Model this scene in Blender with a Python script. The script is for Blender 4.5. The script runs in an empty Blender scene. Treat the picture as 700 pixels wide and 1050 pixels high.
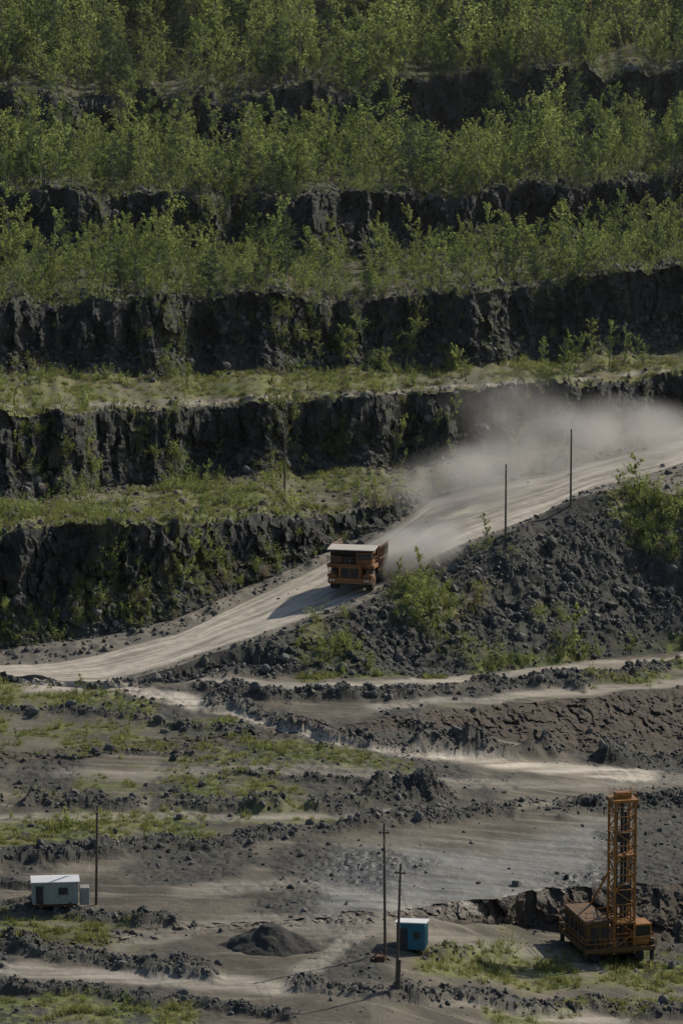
import bpy, math, random
import numpy as np
from mathutils import Vector, Matrix
random.seed(7); RNG=np.random.default_rng(11)
scene=bpy.context.scene
H=111.0; PIT=math.radians(10); F=4500.0
cP,sP=math.cos(PIT),math.sin(PIT)
def link(o): scene.collection.objects.link(o); return o

# ---------------------------------------------------------------- noise
def hsh(ix,iy,iz,s=0):
    n=(ix.astype(np.int64)*374761393+iy.astype(np.int64)*668265263+iz.astype(np.int64)*1274126177+s*974634777)&0xFFFFFFFF
    n=((n^(n>>13))*1274126177)&0xFFFFFFFF
    n=((n^(n>>16))*2246822519)&0xFFFFFFFF
    n=n^(n>>15)
    return (n&0xFFFFFF)/float(0xFFFFFF)
def vn(x,y,z=None,s=0):
    x=np.asarray(x,float); y=np.broadcast_to(np.asarray(y,float),x.shape)
    z=np.zeros_like(x) if z is None else np.broadcast_to(np.asarray(z,float),x.shape)
    ix,iy,iz=np.floor(x),np.floor(y),np.floor(z)
    fx,fy,fz=x-ix,y-iy,z-iz
    fx=fx*fx*(3-2*fx);fy=fy*fy*(3-2*fy);fz=fz*fz*(3-2*fz)
    def g(a,b,c): return hsh(ix+a,iy+b,iz+c,s)
    x00=g(0,0,0)*(1-fx)+g(1,0,0)*fx; x10=g(0,1,0)*(1-fx)+g(1,1,0)*fx
    x01=g(0,0,1)*(1-fx)+g(1,0,1)*fx; x11=g(0,1,1)*(1-fx)+g(1,1,1)*fx
    return ((x00*(1-fy)+x10*fy)*(1-fz)+(x01*(1-fy)+x11*fy)*fz)*2-1
def fbm(x,y,z=None,o=4,s=0):
    r=0;a=1;t=0
    for i in range(o):
        k=2.03**i
        r=r+a*vn(x*k,y*k,None if z is None else z*k,s+i*17); t+=a; a*=.5
    return r/t*1.6
def cells(x,y,z,s=0):
    ix,iy,iz=np.floor(x),np.floor(y),np.floor(z)
    best=np.full(x.shape,1e9); val=np.zeros(x.shape)
    for a in(-1,0,1):
        for b in(-1,0,1):
            for c in(-1,0,1):
                jx,jy,jz=ix+a,iy+b,iz+c
                dx=jx+hsh(jx,jy,jz,s+1)-x; dy=jy+hsh(jx,jy,jz,s+2)-y; dz=jz+hsh(jx,jy,jz,s+3)-z
                d=dx*dx+dy*dy+dz*dz; m=d<best
                best=np.where(m,d,best); val=np.where(m,hsh(jx,jy,jz,s+4)+.6*(dx*(hsh(jx,jy,jz,s+5)-.5)+dz*(hsh(jx,jy,jz,s+6)-.5))*2,val)
    return val
def sst(a,b,x):
    t=np.clip((x-a)/(b-a),0,1); return t*t*(3-2*t)

# ---------------------------------------------------------------- terrain control curves
def Tn(py):
    b=(525-py)/F
    return (sP-b*cP)/(cP+b*sP)
PX=np.concatenate([np.arange(-700,-20,7.),np.arange(-20,722,1.45),np.arange(722,1400,7.)])
def ip(l): l=np.array(l,float); return np.interp(PX,l[:,0],l[:,1])
def cz(pts,j=0,s=0,w=30.):   # (px,py,z)
    py=ip([(p[0],p[1]) for p in pts]); z=ip([(p[0],p[2]) for p in pts])
    if j: py=py+j*fbm(PX/w,0*PX,o=2,s=s)
    return [py,z,(H-z)/Tn(py)]
def cy(pts,Y,j=0,s=0):
    py=ip(pts)
    if j: py=py+j*fbm(PX/26.,0*PX,o=3,s=s)
    z=H-Y*Tn(py)
    return [py,z,Y]
wob=lambda s,a=3.: a*fbm(PX/70.,0*PX,o=4,s=s)
C=[]
C.append(cz([(0,2200,6),(700,2200,0)]))
C.append(cz([(0,1300,0),(350,1300,-2),(700,1300,-8)]))
C.append(cz([(0,1050,-1),(380,1050,-2),(560,1050,-6.5),(700,1050,-8.3)]))
C.append(cz([(0,975,-1),(400,945,-2),(440,938,-2.8),(540,955,-7),(700,970,-8.5)],3,1))
C.append(cz([(0,960,-1),(400,935,-1.9),(440,928,-2.4),(520,920,-3.2),(600,910,-4),(700,905,-4.3)],3,2))
C.append(cz([(0,850,-.5),(350,850,-1.5),(700,850,-4.8)]))
C.append(cz([(0,782,0),(380,747,-.8),(430,748,-2),(600,771,-7),(700,778,-9)],3,3))
C.append(cz([(0,772,0),(380,738,-.6),(430,730,-1),(500,722,-2),(700,705,-4.5)],2.5,4))
C.append(cz([(0,700,0),(110,706,0),(170,700,0),(250,689,0),(330,693,-.5),(480,692,-2),(560,682,-3),(700,666,-4.5)],1.5,5,80))
C.append(cz([(0,698,0),(110,702,0.1),(180,681,1),(260,657,2.1),(330,633,3.6),(400,603,5.2),(450,575,6.6),(520,546,9.3),(560,524,11),(590,510,12.2),(620,500,12.8),(660,503,12.3),(700,508,12)],2.5,6,60))
C.append(cz([(0,696,0),(110,700,0.1),(180,678,1),(260,654,2),(330,630,3.6),(400,600,5.2),(450,570,6.8),(520,541,8.8),(580,518,10.2),(620,500,11),(660,488,11.5),(700,476,12)],1.5,7,60))
C.append(cz([(0,683,0),(60,680,0),(100,672,.3),(180,650,1.2),(250,618,2.5),(330,580,4.5),(400,545,6.8),(440,512,8.5),(480,500,9.5),(560,485,10.5),(620,470,11.5),(700,450,12.5)],2,8,50))
c=cz([(0,668,.5),(100,655,1),(180,635,2),(250,603,3.2),(330,570,5),(400,538,7.2),(440,507,9),(480,496,9.7),(560,482,10.6),(620,468,11.6),(700,447,12.6)],2,9,50)
C.append(c)
off=ip([(0,6),(300,5),(380,3.5),(430,2),(700,1.5)])+np.abs(wob(10,1.5))
C.append(cy([(0,548),(150,538),(250,532),(330,527),(380,520),(430,504),(480,492),(560,478),(620,464),(700,443)],c[2]+off,6,10))
Y2=ip([(0,562),(150,582),(300,602),(450,613),(540,620),(620,629),(700,632)])+wob(11,5)
C.append(cy([(0,510),(150,497),(300,484),(400,478),(450,467),(540,463),(620,450),(700,432)],Y2,3,11))
C.append(cy([(0,425),(150,420),(300,412),(400,405),(480,400),(560,398),(620,392),(700,385)],Y2+4.5,4.5,12))
Y3=ip([(0,598),(350,630),(700,652)])+wob(13,5)
C.append(cy([(0,384),(200,385),(350,380),(500,374),(600,364),(700,354)],Y3,5,13))
C.append(cy([(0,308),(150,305),(350,303),(500,298),(600,290),(700,278)],Y3+6,8,14))
Y4=ip([(0,655),(700,705)])+wob(15,6)
C.append(cy([(0,264),(350,264),(500,257),(700,242)],Y4,5,15))
C.append(cy([(0,203),(150,200),(350,203),(500,196),(600,187),(700,180)],Y4+6,8,16))
Y5=ip([(0,725),(700,775)])+wob(17,6)
C.append(cy([(0,165),(350,165),(700,142)],Y5,5,17))
C.append(cy([(0,100),(350,95),(500,80),(700,72)],Y5+8,10,18))
C.append(cy([(0,62),(350,58),(700,45)],Y5+42,4,19))
C.append(cy([(0,0),(700,-8)],Y5+75,4,20))
C.append(cy([(0,-60),(700,-60)],Y5+110,4,21))
C.append(cy([(0,-100),(700,-100)],Y5+260))
C.append([C[-1][0]-18,np.full(PX.shape,82.),np.full(PX.shape,3200.)])
NS=len(C)-1
FACE={3,6,12,14,16,18,20}
rows_py=[];rows_Y=[];rows_z=[];seg=[];tt=[]
for k in range(NS):
    a,b=C[k],C[k+1]
    span=np.max(np.abs(a[0]-b[0])[(PX>-30)&(PX<730)])
    if k in(0,1): n=60
    elif k>=24: n=14
    elif k==25: n=10
    else: n=max(6,int(span/1.45))
    for i in range(n+(k==NS-1)):
        t=i/n
        py=a[0]*(1-t)+b[0]*t
        if k in FACE and k>=12:
            tal=.45 if k==12 else .36
            g=np.where(t<tal,t/tal*.70,.70+(t-tal)/(1-tal)*.30)
            Y=a[2]*(1-g)+b[2]*g; z=H-Y*Tn(py)
        elif k==25:
            Y=a[2]*(1-t)+b[2]*t; z=a[1]*(1-t)+b[1]*t
        else:
            z=a[1]*(1-t)+b[1]*t; Y=(H-z)/Tn(py)
        rows_py.append(py);rows_Y.append(Y);rows_z.append(z);seg.append(k);tt.append(t)
PYg=np.array(rows_py);Yg=np.array(rows_Y);Zg=np.array(rows_z)
seg=np.array(seg);tt=np.array(tt)
NR,NC=PYg.shape
PXg=np.broadcast_to(PX,(NR,NC)).copy()
SEG=np.broadcast_to(seg[:,None],(NR,NC)); TT=np.broadcast_to(tt[:,None],(NR,NC))
bb=(525-PYg)/F
Xg=(PXg-350)/F*Yg/(cP+bb*sP)
print('grid',NR,NC)
wn=fbm(Xg/6.,Yg/9.,o=3,s=40)
def stroke(pts,hw,fade=14,wv=2.0):
    p=np.array(pts,float)
    ln=np.interp(PXg,p[:,0],p[:,1])
    lo,hi=p[0,0],p[-1,0]
    if lo<=0: lo=-900
    if hi>=700: hi=1600
    d=np.abs(PYg-ln+wn*wv)/hw
    m=sst(1.35,.5,d)*sst(lo-fade,lo+fade*.5,PXg)*sst(hi+fade,hi-fade*.5,PXg)
    return m*((SEG>=1)&(SEG<=8))
berms=[([(205,706),(260,712),(350,716),(480,708),(600,697),(700,684)],5.5,1.0),
([(215,722),(270,736),(330,749),(400,763),(480,771),(560,770),(640,778)],6.5,1.0),
([(0,728),(150,736)],3,.4),([(430,766),(560,772),(700,786)],5,.9),
([(0,826),(100,826),(220,824),(350,824),(460,815)],7.5,1.0),
([(0,880),(100,874),(220,864),(330,852),(450,838),(580,830)],6.5,.9),
([(0,932),(90,938),(180,946)],6.5,.9),([(0,966),(60,976),(130,986),(220,998)],7,.9),
([(0,1012),(100,1018),(200,1028),(300,1048)],6,.6),
([(300,1010),(380,1018),(450,1024),(560,1032),(700,1042)],7,.8),
([(580,830),(700,822)],8,1.1),
([(385,812),(445,814)],8,1.7),([(140,700),(180,690),(230,690),(300,686)],6,.7),
([(420,745),(480,760)],6,.9),([(60,775),(200,772)],2.5,.3),([(150,742),(260,750)],3,.4),
([(230,790),(330,800),(400,806)],2.5,.35),([(440,985),(480,980)],5,.9),([(0,908),(60,915)],4,.6)]
tracks=[([(20,688),(110,700),(140,706),(180,716),(260,737),(350,759),(450,774),(560,788),(670,797)],6.,1.0),
([(200,697),(350,704),(480,696),(600,684),(700,674)],4.,.6),
([(380,726),(500,716),(700,700)],4,.5),([(0,840),(200,838),(400,836),(600,824)],4,.4),
([(60,793),(300,788),(450,800),(600,806),(700,800)],6,.3),
([(0,992),(200,1005),(400,1020),(500,1030),(640,1052)],7,.6),
([(120,965),(250,945),(400,952),(520,975),(620,990)],9,.3),
([(180,915),(300,905),(420,930),(430,960)],7,.3),
([(300,1000),(330,985),(360,960),(400,940)],10,.4)]
grs=[([(310,692),(400,690),(480,682),(590,673)],4.5,2.4),([(0,712),(60,712),(155,722)],19,1.1),
([(60,762),(200,755),(300,765),(420,792)],15,.7),([(0,858),(100,852),(220,850)],15,1.1),
([(0,955),(135,958)],14,1.1),([(430,990),(560,996),(700,1000)],17,1.2),
([(0,1034),(200,1042)],15,1.2),([(500,1044),(700,1032)],10,1.),([(600,697),(700,690)],5,1.2),
([(120,803),(300,800)],7,.7),([(0,745),(120,752)],7,.75),([(450,985),(520,975)],6,.8)]
rub=np.zeros((NR,NC)); trk=np.zeros((NR,NC)); gra=np.zeros((NR,NC))
bn=.45+.75*np.clip(fbm(Xg/3.,Yg/5.,o=3,s=50)+.4,0,1.6)
gap=sst(-1.05,-.45,fbm(Xg/5.,Yg/30.,o=2,s=51))
for p,hw,h in berms:
    m=stroke(p,hw,wv=5.)*gap; Zg+=m*h*bn; rub=np.maximum(rub,m)
for p,hw,v in tracks: trk=np.maximum(trk,v*stroke(p,hw,wv=3))
for p,hw,v in grs: gra=np.maximum(gra,v*stroke(p,hw,wv=9))
trk*=(1-.85*rub)
isface=np.isin(SEG,list(FACE))
n1=fbm(Xg/9.,Yg/12.,o=4,s=60); n2=fbm(Xg/3.,Yg/3.,o=3,s=61)
patch=fbm(Xg/16.,Yg/22.,o=4,s=62); dk=fbm(Xg/8.,Yg/18.,o=4,s=63)
gra=np.where(SEG<=7,np.maximum(gra,.6*sst(.0,.5,patch)*(SEG>=1)*(PYg<845)*sst(560,420,PXg)),gra)
gra=np.where(SEG<=7,gra*sst(-.8,.2,n2+n1*.4),gra)
rock=np.where(isface,1.,0.)
rock=np.where((SEG==8),.9,rock)
rock=np.where((SEG==9),.6,rock)
rock=np.where(SEG==11,.5,rock)
rock=np.where(SEG<=7,np.maximum(rock,.8*sst(-.1,.45,dk)),rock)
bench=np.isin(SEG,[13,15,17,19,21])
bq=sst(-.3,.5,n1+.35)
gra=np.where(SEG==13,np.clip(.85*bq*sst(430,330,PXg)+.15,0,1),gra)
gra=np.where(SEG==15,np.clip(bq+.35,0,1),gra)
gra=np.where(np.isin(SEG,[17,19,21]),np.clip(bq+.4,0,1),gra)
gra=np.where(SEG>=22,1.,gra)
emb=(SEG==8)
ev=np.clip(sst(290,330,PXg)*sst(560,480,PXg)*sst(.0,.5,TT)+sst(600,640,PXg)*sst(.40,.65,TT)*1.+1.3*sst(.14,.0,TT)*sst(290,320,PXg)+.5*sst(.3,.7,n2)*sst(300,340,PXg),0,1)*sst(-.5,.3,n1)
gra=np.where(emb,ev,gra)
gra=np.where(isface&(SEG>=12),.5*sst(.1,.6,n1+n2*.4)*sst(.9,.1,TT)+.3*sst(.2,.7,n2),gra)
l2=np.interp(PXg,[0,350,600,700],[417,405,389,379])
t2=sst(3.5,1.,np.abs(PYg-l2+wn*2))*(SEG==15)*sst(-.6,0,n2)
trk=np.maximum(trk,.4*t2); gra*=1-.6*t2
road=(SEG==10)*sst(0,.07,TT)*sst(1,.93,TT)
road=np.where((SEG==9)|(SEG==11),.25,road)
road=np.maximum(road,((SEG==7)|(SEG==8))*sst(165,110,PXg)*sst(15,40,PXg)*sst(715,705,PYg)*.9)
trk=np.maximum(trk,road)
gra*=(1-.9*np.clip(trk,0,1))*(1-.5*rub)
fw=np.where(isface,np.clip(np.sin(np.pi*np.clip(TT,0,1)),0,1)**.5*.85+.15,0)
thin=np.clip(np.abs(C[13][0]-C[12][0])/30.,0,1)[None,:]
fw=np.where(SEG==12,fw*thin,fw)
big=fbm(Xg/10.,Zg/11.,Yg/9.,o=3,s=70)
colm=cells(Xg/2.3,Yg/3.,Zg/5.0,s=80)
colm2=cells(Xg/1.0,Yg/1.2,Zg/1.8,s=90)
fine=fbm(Xg/.8,Yg/.8,Zg/.8,o=3,s=95)
Yd=-(big*3.0+(colm-.5)*2.3*sst(.15,.4,TT)+(colm2-.5)*1.1+fine*.08)
low=np.where((SEG==3)|(SEG==6),.5,1.)
dY=fw*low*Yd
Zd=fw*low*(fine*.15+(colm2-.5)*.25)
und=np.where(SEG<=8,.2,0)+np.where(bench,.45,0)+np.where(SEG>=22,.9,0)
Zd+=und*(n1*.7+n2*.3)*(1-.8*np.clip(trk,0,1))
Zd+=(np.where(SEG==8,1.,0)*np.sin(np.pi*TT)*(n1*1.5+n2*.4+(cells(Xg/.9,Yg/1.2,Zg*0,s=97)-.5)*.65))
Zd+=np.where(SEG==9,np.sin(np.pi*TT)*.4*(.6+n2),0)
Zd+=np.where(SEG==11,np.sin(np.pi*TT)*.6*(.5+n2),0)
Zd+=rub*(cells(Xg/.8,Yg/1.,Zg*0,s=99)-.4)*.35
rc=sst(.35,0.,np.where(bench,TT,1.))+sst(.75,1,np.where(bench,TT,0.))
Zd+=rc*(cells(Xg/1.,Yg/1.4,Zg*0,s=101)-.5)*.6
Zd+=np.where(SEG==10,.05*fbm(Xg/1.5,Yg/1.5,o=2,s=5),0)
Zd+=np.where(SEG<=7,.04*fine+.12*sst(-.1,.5,dk)*fbm(Xg/.7,Yg/.9,o=2,s=64),0)
Yg=Yg+dY; Zg=Zg+Zd; Xg=Xg+fw*low*(fine*.15)
P=np.stack([Xg,Yg,Zg],-1)

def proj(P):
    d=P-np.array([0,0,H]); z=d[...,1]*cP-d[...,2]*sP
    u=d[...,1]*sP+d[...,2]*cP
    return 350+F*d[...,0]/z, 525-F*u/z, z
sx,sy,sd=proj(P)
def ground(px,py,ymin=0,ymax=1e9):
    d=(sx-px)**2+(sy-py)**2
    d=np.where((P[...,1]<ymin)|(P[...,1]>ymax),1e9,d)
    m=d<max(6.,d.min()*1.5)
    yy=np.where(m,P[...,1],1e9); i=np.unravel_index(np.argmin(yy),yy.shape)
    return Vector(P[i])

def grid_mesh(name,P,attrs,mat,smooth=False):
    nr,nc=P.shape[:2]
    me=bpy.data.meshes.new(name)
    idx=np.arange(nr*nc).reshape(nr,nc)
    f=np.stack([idx[:-1,:-1],idx[:-1,1:],idx[1:,1:],idx[1:,:-1]],-1).reshape(-1,4)
    me.vertices.add(nr*nc); me.vertices.foreach_set('co',P.reshape(-1).astype(np.float32))
    me.loops.add(f.size); me.loops.foreach_set('vertex_index',f.reshape(-1).astype(np.int32))
    me.polygons.add(len(f)); me.polygons.foreach_set('loop_start',(np.arange(len(f))*4).astype(np.int32))
    me.polygons.foreach_set('use_smooth',np.full(len(f),smooth))
    me.update(calc_edges=True)
    for k,v in attrs.items():
        a=me.attributes.new(k,'FLOAT','POINT'); a.data.foreach_set('value',np.broadcast_to(v,(nr,nc)).reshape(-1).astype(np.float32))
    me.materials.append(mat)
    o=bpy.data.objects.new(name,me); link(o); return o

# ---------------------------------------------------------------- material helpers
class NT:
    def __init__(s,name):
        s.m=bpy.data.materials.new(name); s.m.use_nodes=True; s.t=s.m.node_tree; s.t.nodes.clear()
        s.out=s.t.nodes.new('ShaderNodeOutputMaterial')
    def n(s,ty,**kw):
        nd=s.t.nodes.new(ty)
        for k,v in kw.items():
            if k.startswith('_'): nd.inputs[k[1:].replace('_',' ')].default_value=v
            else: setattr(nd,k,v)
        return nd
    def l(s,a,b): s.t.links.new(a,b)
    def val(s,x,sock):
        if isinstance(x,(int,float)): sock.default_value=x
        else: s.l(x,sock)
    def math(s,op,a,b=0.,clamp=False):
        nd=s.n('ShaderNodeMath',operation=op,use_clamp=clamp); s.val(a,nd.inputs[0]); s.val(b,nd.inputs[1]); return nd.outputs[0]
    def mix(s,f,a,b):
        nd=s.n('ShaderNodeMix',data_type='RGBA'); s.val(f,nd.inputs[0])
        for x,i in((a,6),(b,7)):
            if isinstance(x,tuple): nd.inputs[i].default_value=(*x,1)
            else: s.l(x,nd.inputs[i])
        return nd.outputs[2]
    def noise(s,vec,sc,det=3,rough=.55):
        nd=s.n('ShaderNodeTexNoise'); nd.inputs['Scale'].default_value=sc; nd.inputs['Detail'].default_value=det; nd.inputs['Roughness'].default_value=rough
        if vec is not None: s.l(vec,nd.inputs['Vector'])
        return nd.outputs['Fac']
    def mapp(s,vec,sc,rot=(0,0,0)):
        nd=s.n('ShaderNodeMapping'); nd.inputs['Scale'].default_value=sc; nd.inputs['Rotation'].default_value=rot; s.l(vec,nd.inputs['Vector']); return nd.outputs[0]
    def ramp(s,f,a,b):
        nd=s.n('ShaderNodeMapRange',interpolation_type='SMOOTHSTEP'); s.l(f,nd.inputs[0]); nd.inputs[1].default_value=a; nd.inputs[2].default_value=b; return nd.outputs[0]
    def attr(s,nm):
        nd=s.n('ShaderNodeAttribute',attribute_name=nm); return nd.outputs['Fac']
    def bsdf(s,col,rough=.85,spec=.3,bump=None,bs=.5,bd=.1,metal=0):
        b=s.n('ShaderNodeBsdfPrincipled')
        if isinstance(col,tuple): b.inputs['Base Color'].default_value=(*col,1)
        else: s.l(col,b.inputs['Base Color'])
        s.val(rough,b.inputs['Roughness']); b.inputs['Specular IOR Level'].default_value=spec; b.inputs['Metallic'].default_value=metal
        if bump is not None:
            bn=s.n('ShaderNodeBump'); bn.inputs['Strength'].default_value=bs; bn.inputs['Distance'].default_value=bd; s.l(bump,bn.inputs['Height']); s.l(bn.outputs[0],b.inputs['Normal'])
        s.l(b.outputs[0],s.out.inputs[0]); return b
    def pos(s): return s.n('ShaderNodeNewGeometry').outputs['Position']

m=NT('quarry_ground'); pos=m.pos()
nA=m.noise(pos,.12,4); nB=m.noise(pos,.9,4,.65); nC=m.noise(pos,4.5,2,.7)
strk=m.noise(m.mapp(pos,(.05,.55,.3)),1.,5,.65)
flow=m.n('ShaderNodeCombineXYZ'); m.l(m.attr('f_al'),flow.inputs[0]); m.l(m.attr('f_ac'),flow.inputs[1])
rst=m.noise(flow.outputs[0],1.,5,.6)
base=m.mix(m.ramp(nA,.35,.65),(.055,.049,.038),(.112,.098,.075))
base=m.mix(m.math('MULTIPLY',m.ramp(strk,.50,.68),.65),base,(.215,.190,.150))
base=m.mix(m.math('MULTIPLY',m.ramp(nC,.49,.70),.65),base,(.027,.025,.021))
base=m.mix(m.math('MULTIPLY',m.attr('m_wet'),m.ramp(strk,.36,.6)),base,(.145,.148,.138))
rcol=m.mix(m.ramp(nB,.35,.65),(.0135,.0155,.0150),(.043,.045,.041))
rcol=m.mix(m.math('MULTIPLY',m.ramp(m.noise(pos,.25,2),.54,.70),.35),rcol,(.066,.055,.040))
rcol=m.mix(m.math('MULTIPLY',m.attr('m_brown'),.65),rcol,(.078,.058,.041))
rcol=m.mix(m.math('MULTIPLY',m.ramp(nC,.55,.7),.5),rcol,(.100,.098,.088))
gcol=m.mix(m.ramp(nB,.3,.7),(.045,.066,.018),(.115,.130,.038))
gcol=m.mix(m.math('MULTIPLY',m.ramp(nA,.42,.62),.5),gcol,(.155,.135,.060))
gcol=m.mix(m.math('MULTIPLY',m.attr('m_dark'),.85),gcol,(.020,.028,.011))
road_=m.mix(m.ramp(rst,.32,.66),(.200,.180,.150),(.44,.400,.340))
road_=m.mix(m.math('MULTIPLY',m.ramp(nB,.52,.8),.35),road_,(.14,.125,.102))
c1=m.mix(m.attr('m_rock'),base,rcol)
gf=m.math('MULTIPLY',m.attr('m_grass'),m.math('ADD',.2,m.math('MULTIPLY',m.ramp(nB,.35,.6),1.2)),True)
c2=m.mix(gf,c1,gcol)
rf=m.math('MULTIPLY',m.attr('m_road'),m.math('ADD',.5,m.math('MULTIPLY',nB,.9)),True)
c3=m.mix(rf,c2,road_)
m.bsdf(c3,rough=m.math('SUBTRACT',.92,m.math('MULTIPLY',m.attr('m_wet'),.45)),spec=.25,bump=m.math('ADD',m.math('MULTIPLY',nB,.5),m.math('MULTIPLY',nC,.4)),bs=.6,bd=.22)
terrain_mat=m.m
wet=stroke([(330,915),(420,900),(500,905),(620,875)],38,40,6)*.9
fal=PXg*.012; fac=np.where(SEG==10,TT*11.,PYg*.25)
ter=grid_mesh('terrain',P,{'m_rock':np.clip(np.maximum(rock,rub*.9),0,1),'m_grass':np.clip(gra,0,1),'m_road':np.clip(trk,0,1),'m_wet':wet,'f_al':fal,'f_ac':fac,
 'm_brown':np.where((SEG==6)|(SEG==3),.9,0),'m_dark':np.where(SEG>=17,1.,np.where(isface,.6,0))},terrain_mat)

# ---------------------------------------------------------------- scatter
e1=P[1:,:-1]-P[:-1,:-1]; e2=P[:-1,1:]-P[:-1,:-1]
area=np.linalg.norm(np.cross(e1,e2),axis=-1)
vis=((PXg>-110)&(PXg<810)&(SEG>=1)&(SEG<=24))[:-1,:-1]&(PYg[:-1,:-1]<1120)
def scatter(dens,seed):
    r=np.random.default_rng(seed)
    d=np.broadcast_to(dens,(NR,NC))[:-1,:-1]
    n=r.poisson(np.clip(d,0,20)*area*vis)
    ii,jj=np.nonzero(n); k=n[ii,jj]; ii=np.repeat(ii,k); jj=np.repeat(jj,k)
    u=r.random(len(ii))[:,None]; v=r.random(len(ii))[:,None]
    p=(P[ii,jj]*(1-u)*(1-v)+P[ii+1,jj]*u*(1-v)+P[ii,jj+1]*(1-u)*v+P[ii+1,jj+1]*u*v)
    return p,ii,jj,r
def instancer(name,pts,rot,scl,idx,coll):
    me=bpy.data.meshes.new(name); me.vertices.add(len(pts)); me.vertices.foreach_set('co',pts.astype(np.float32).reshape(-1))
    a=me.attributes.new('rot','FLOAT_VECTOR','POINT'); a.data.foreach_set('vector',rot.astype(np.float32).reshape(-1))
    a=me.attributes.new('scl','FLOAT_VECTOR','POINT'); a.data.foreach_set('vector',scl.astype(np.float32).reshape(-1))
    a=me.attributes.new('idx','INT','POINT'); a.data.foreach_set('value',idx.astype(np.int32))
    o=bpy.data.objects.new(name,me); link(o)
    g=bpy.data.node_groups.new(name,'GeometryNodeTree')
    g.interface.new_socket('Geometry',in_out='INPUT',socket_type='NodeSocketGeometry')
    g.interface.new_socket('Geometry',in_out='OUTPUT',socket_type='NodeSocketGeometry')
    N=g.nodes; L=g.links
    gi=N.new('NodeGroupInput'); go=N.new('NodeGroupOutput')
    iop=N.new('GeometryNodeInstanceOnPoints'); ci=N.new('GeometryNodeCollectionInfo')
    ci.inputs['Collection'].default_value=coll; ci.inputs['Separate Children'].default_value=True; ci.inputs['Reset Children'].default_value=True
    def na(nm,dt):
        x=N.new('GeometryNodeInputNamedAttribute'); x.data_type=dt; x.inputs['Name'].default_value=nm; return x.outputs['Attribute']
    er=N.new('FunctionNodeEulerToRotation'); L.new(na('rot','FLOAT_VECTOR'),er.inputs[0])
    L.new(gi.outputs[0],iop.inputs['Points']); L.new(ci.outputs[0],iop.inputs['Instance']); iop.inputs['Pick Instance'].default_value=True
    L.new(na('idx','INT'),iop.inputs['Instance Index']); L.new(er.outputs[0],iop.inputs['Rotation']); L.new(na('scl','FLOAT_VECTOR'),iop.inputs['Scale'])
    L.new(iop.outputs[0],go.inputs[0])
    md=o.modifiers.new('scatter','NODES'); md.node_group=g
    print(name,len(pts)); return o
def src(collname,meshes):
    c=bpy.data.collections.new(collname)
    for i,me in enumerate(meshes):
        o=bpy.data.objects.new('%s_%02d'%(collname,i),me); c.objects.link(o)
    return c
def mkmesh(name,V,Fc,mats,mi=None,smooth=False):
    me=bpy.data.meshes.new(name); me.from_pydata([tuple(v) for v in V],[],Fc); 
    for x in mats: me.materials.append(x)
    if mi is not None: me.polygons.foreach_set('material_index',np.array(mi,dtype=np.int32))
    if smooth: me.polygons.foreach_set('use_smooth',np.ones(len(Fc),bool))
    me.update(); return me

m=NT('rock_rubble'); oi=m.n('ShaderNodeObjectInfo'); rn=oi.outputs['Random']
pp=m.pos(); nn=m.noise(pp,2.5,2,.6)
c=m.mix(rn,(.027,.028,.027),(.115,.111,.100)); c=m.mix(m.math('MULTIPLY',m.ramp(nn,.5,.7),.5),c,(.16,.149,.127))
m.bsdf(c,.8,.3); rockmat=m.m
import bmesh
def rockmesh(i):
    r=random.Random(i*13+5)
    bm=bmesh.new(); bmesh.ops.create_icosphere(bm,subdivisions=2,radius=.5)
    sc=(r.uniform(.8,1.3),r.uniform(.7,1.1),r.uniform(.5,.9))
    for v in bm.verts: v.co=Vector((v.co.x*sc[0],v.co.y*sc[1],v.co.z*sc[2]))
    for k in range(8):
        n=Vector((r.gauss(0,1),r.gauss(0,1),r.gauss(0,1))).normalized(); d=r.uniform(.22,.36)
        for v in bm.verts:
            q=v.co.dot(n)-d
            if q>0: v.co-=n*q
    for v in bm.verts: v.co+=Vector((r.gauss(0,.012),r.gauss(0,.012),r.gauss(0,.012)))
    me=bpy.data.meshes.new('rock'); bm.to_mesh(me); bm.free(); me.materials.append(rockmat); return me
rockC=src('rock_src',[rockmesh(i) for i in range(9)])
talus=np.where(isface&(SEG>=12),1.7*sst(.6,.1,TT)+.15+.8*sst(.9,1,TT),0)*np.where(SEG==12,np.clip(thin+.3,0,1),1)
rd=talus+rub*4.0+np.where(SEG==8,3.2*(1-.4*gra)*sst(-1.,.2,n2),0)+np.where(SEG==9,1.,0)+np.where(SEG==11,1.3,0)
rd=rd+rc*.9*bench+np.where((SEG==3)|(SEG==6),.6,0)+np.where(SEG==13,.6,0)+np.where((SEG<=7),.15*(1-trk)*sst(0.,.6,n1)+.6*sst(.05,.55,dk)*(1-np.clip(trk,0,1)),0)
rd=rd+np.where(SEG==10,.02,0)
p,ii,jj,r=scatter(rd,3)
s=np.clip(np.exp(r.normal(-1.22,.58,len(p))),.10,1.9); sg=SEG[ii,jj]; s=np.where(sg==10,s*.5,s); s=np.where(sg<=6,s*.82,s); s=np.where((sg==8),s*1.1,s); s=np.where((sg==12)|(sg==14)|(sg>=16),s*1.3,s)
p[:,2]+=s*.05
instancer('rock_rubble',p,r.uniform(0,6.28,(len(p),3)),np.repeat(s[:,None],3,1),r.integers(0,9,len(p)),rockC)

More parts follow.
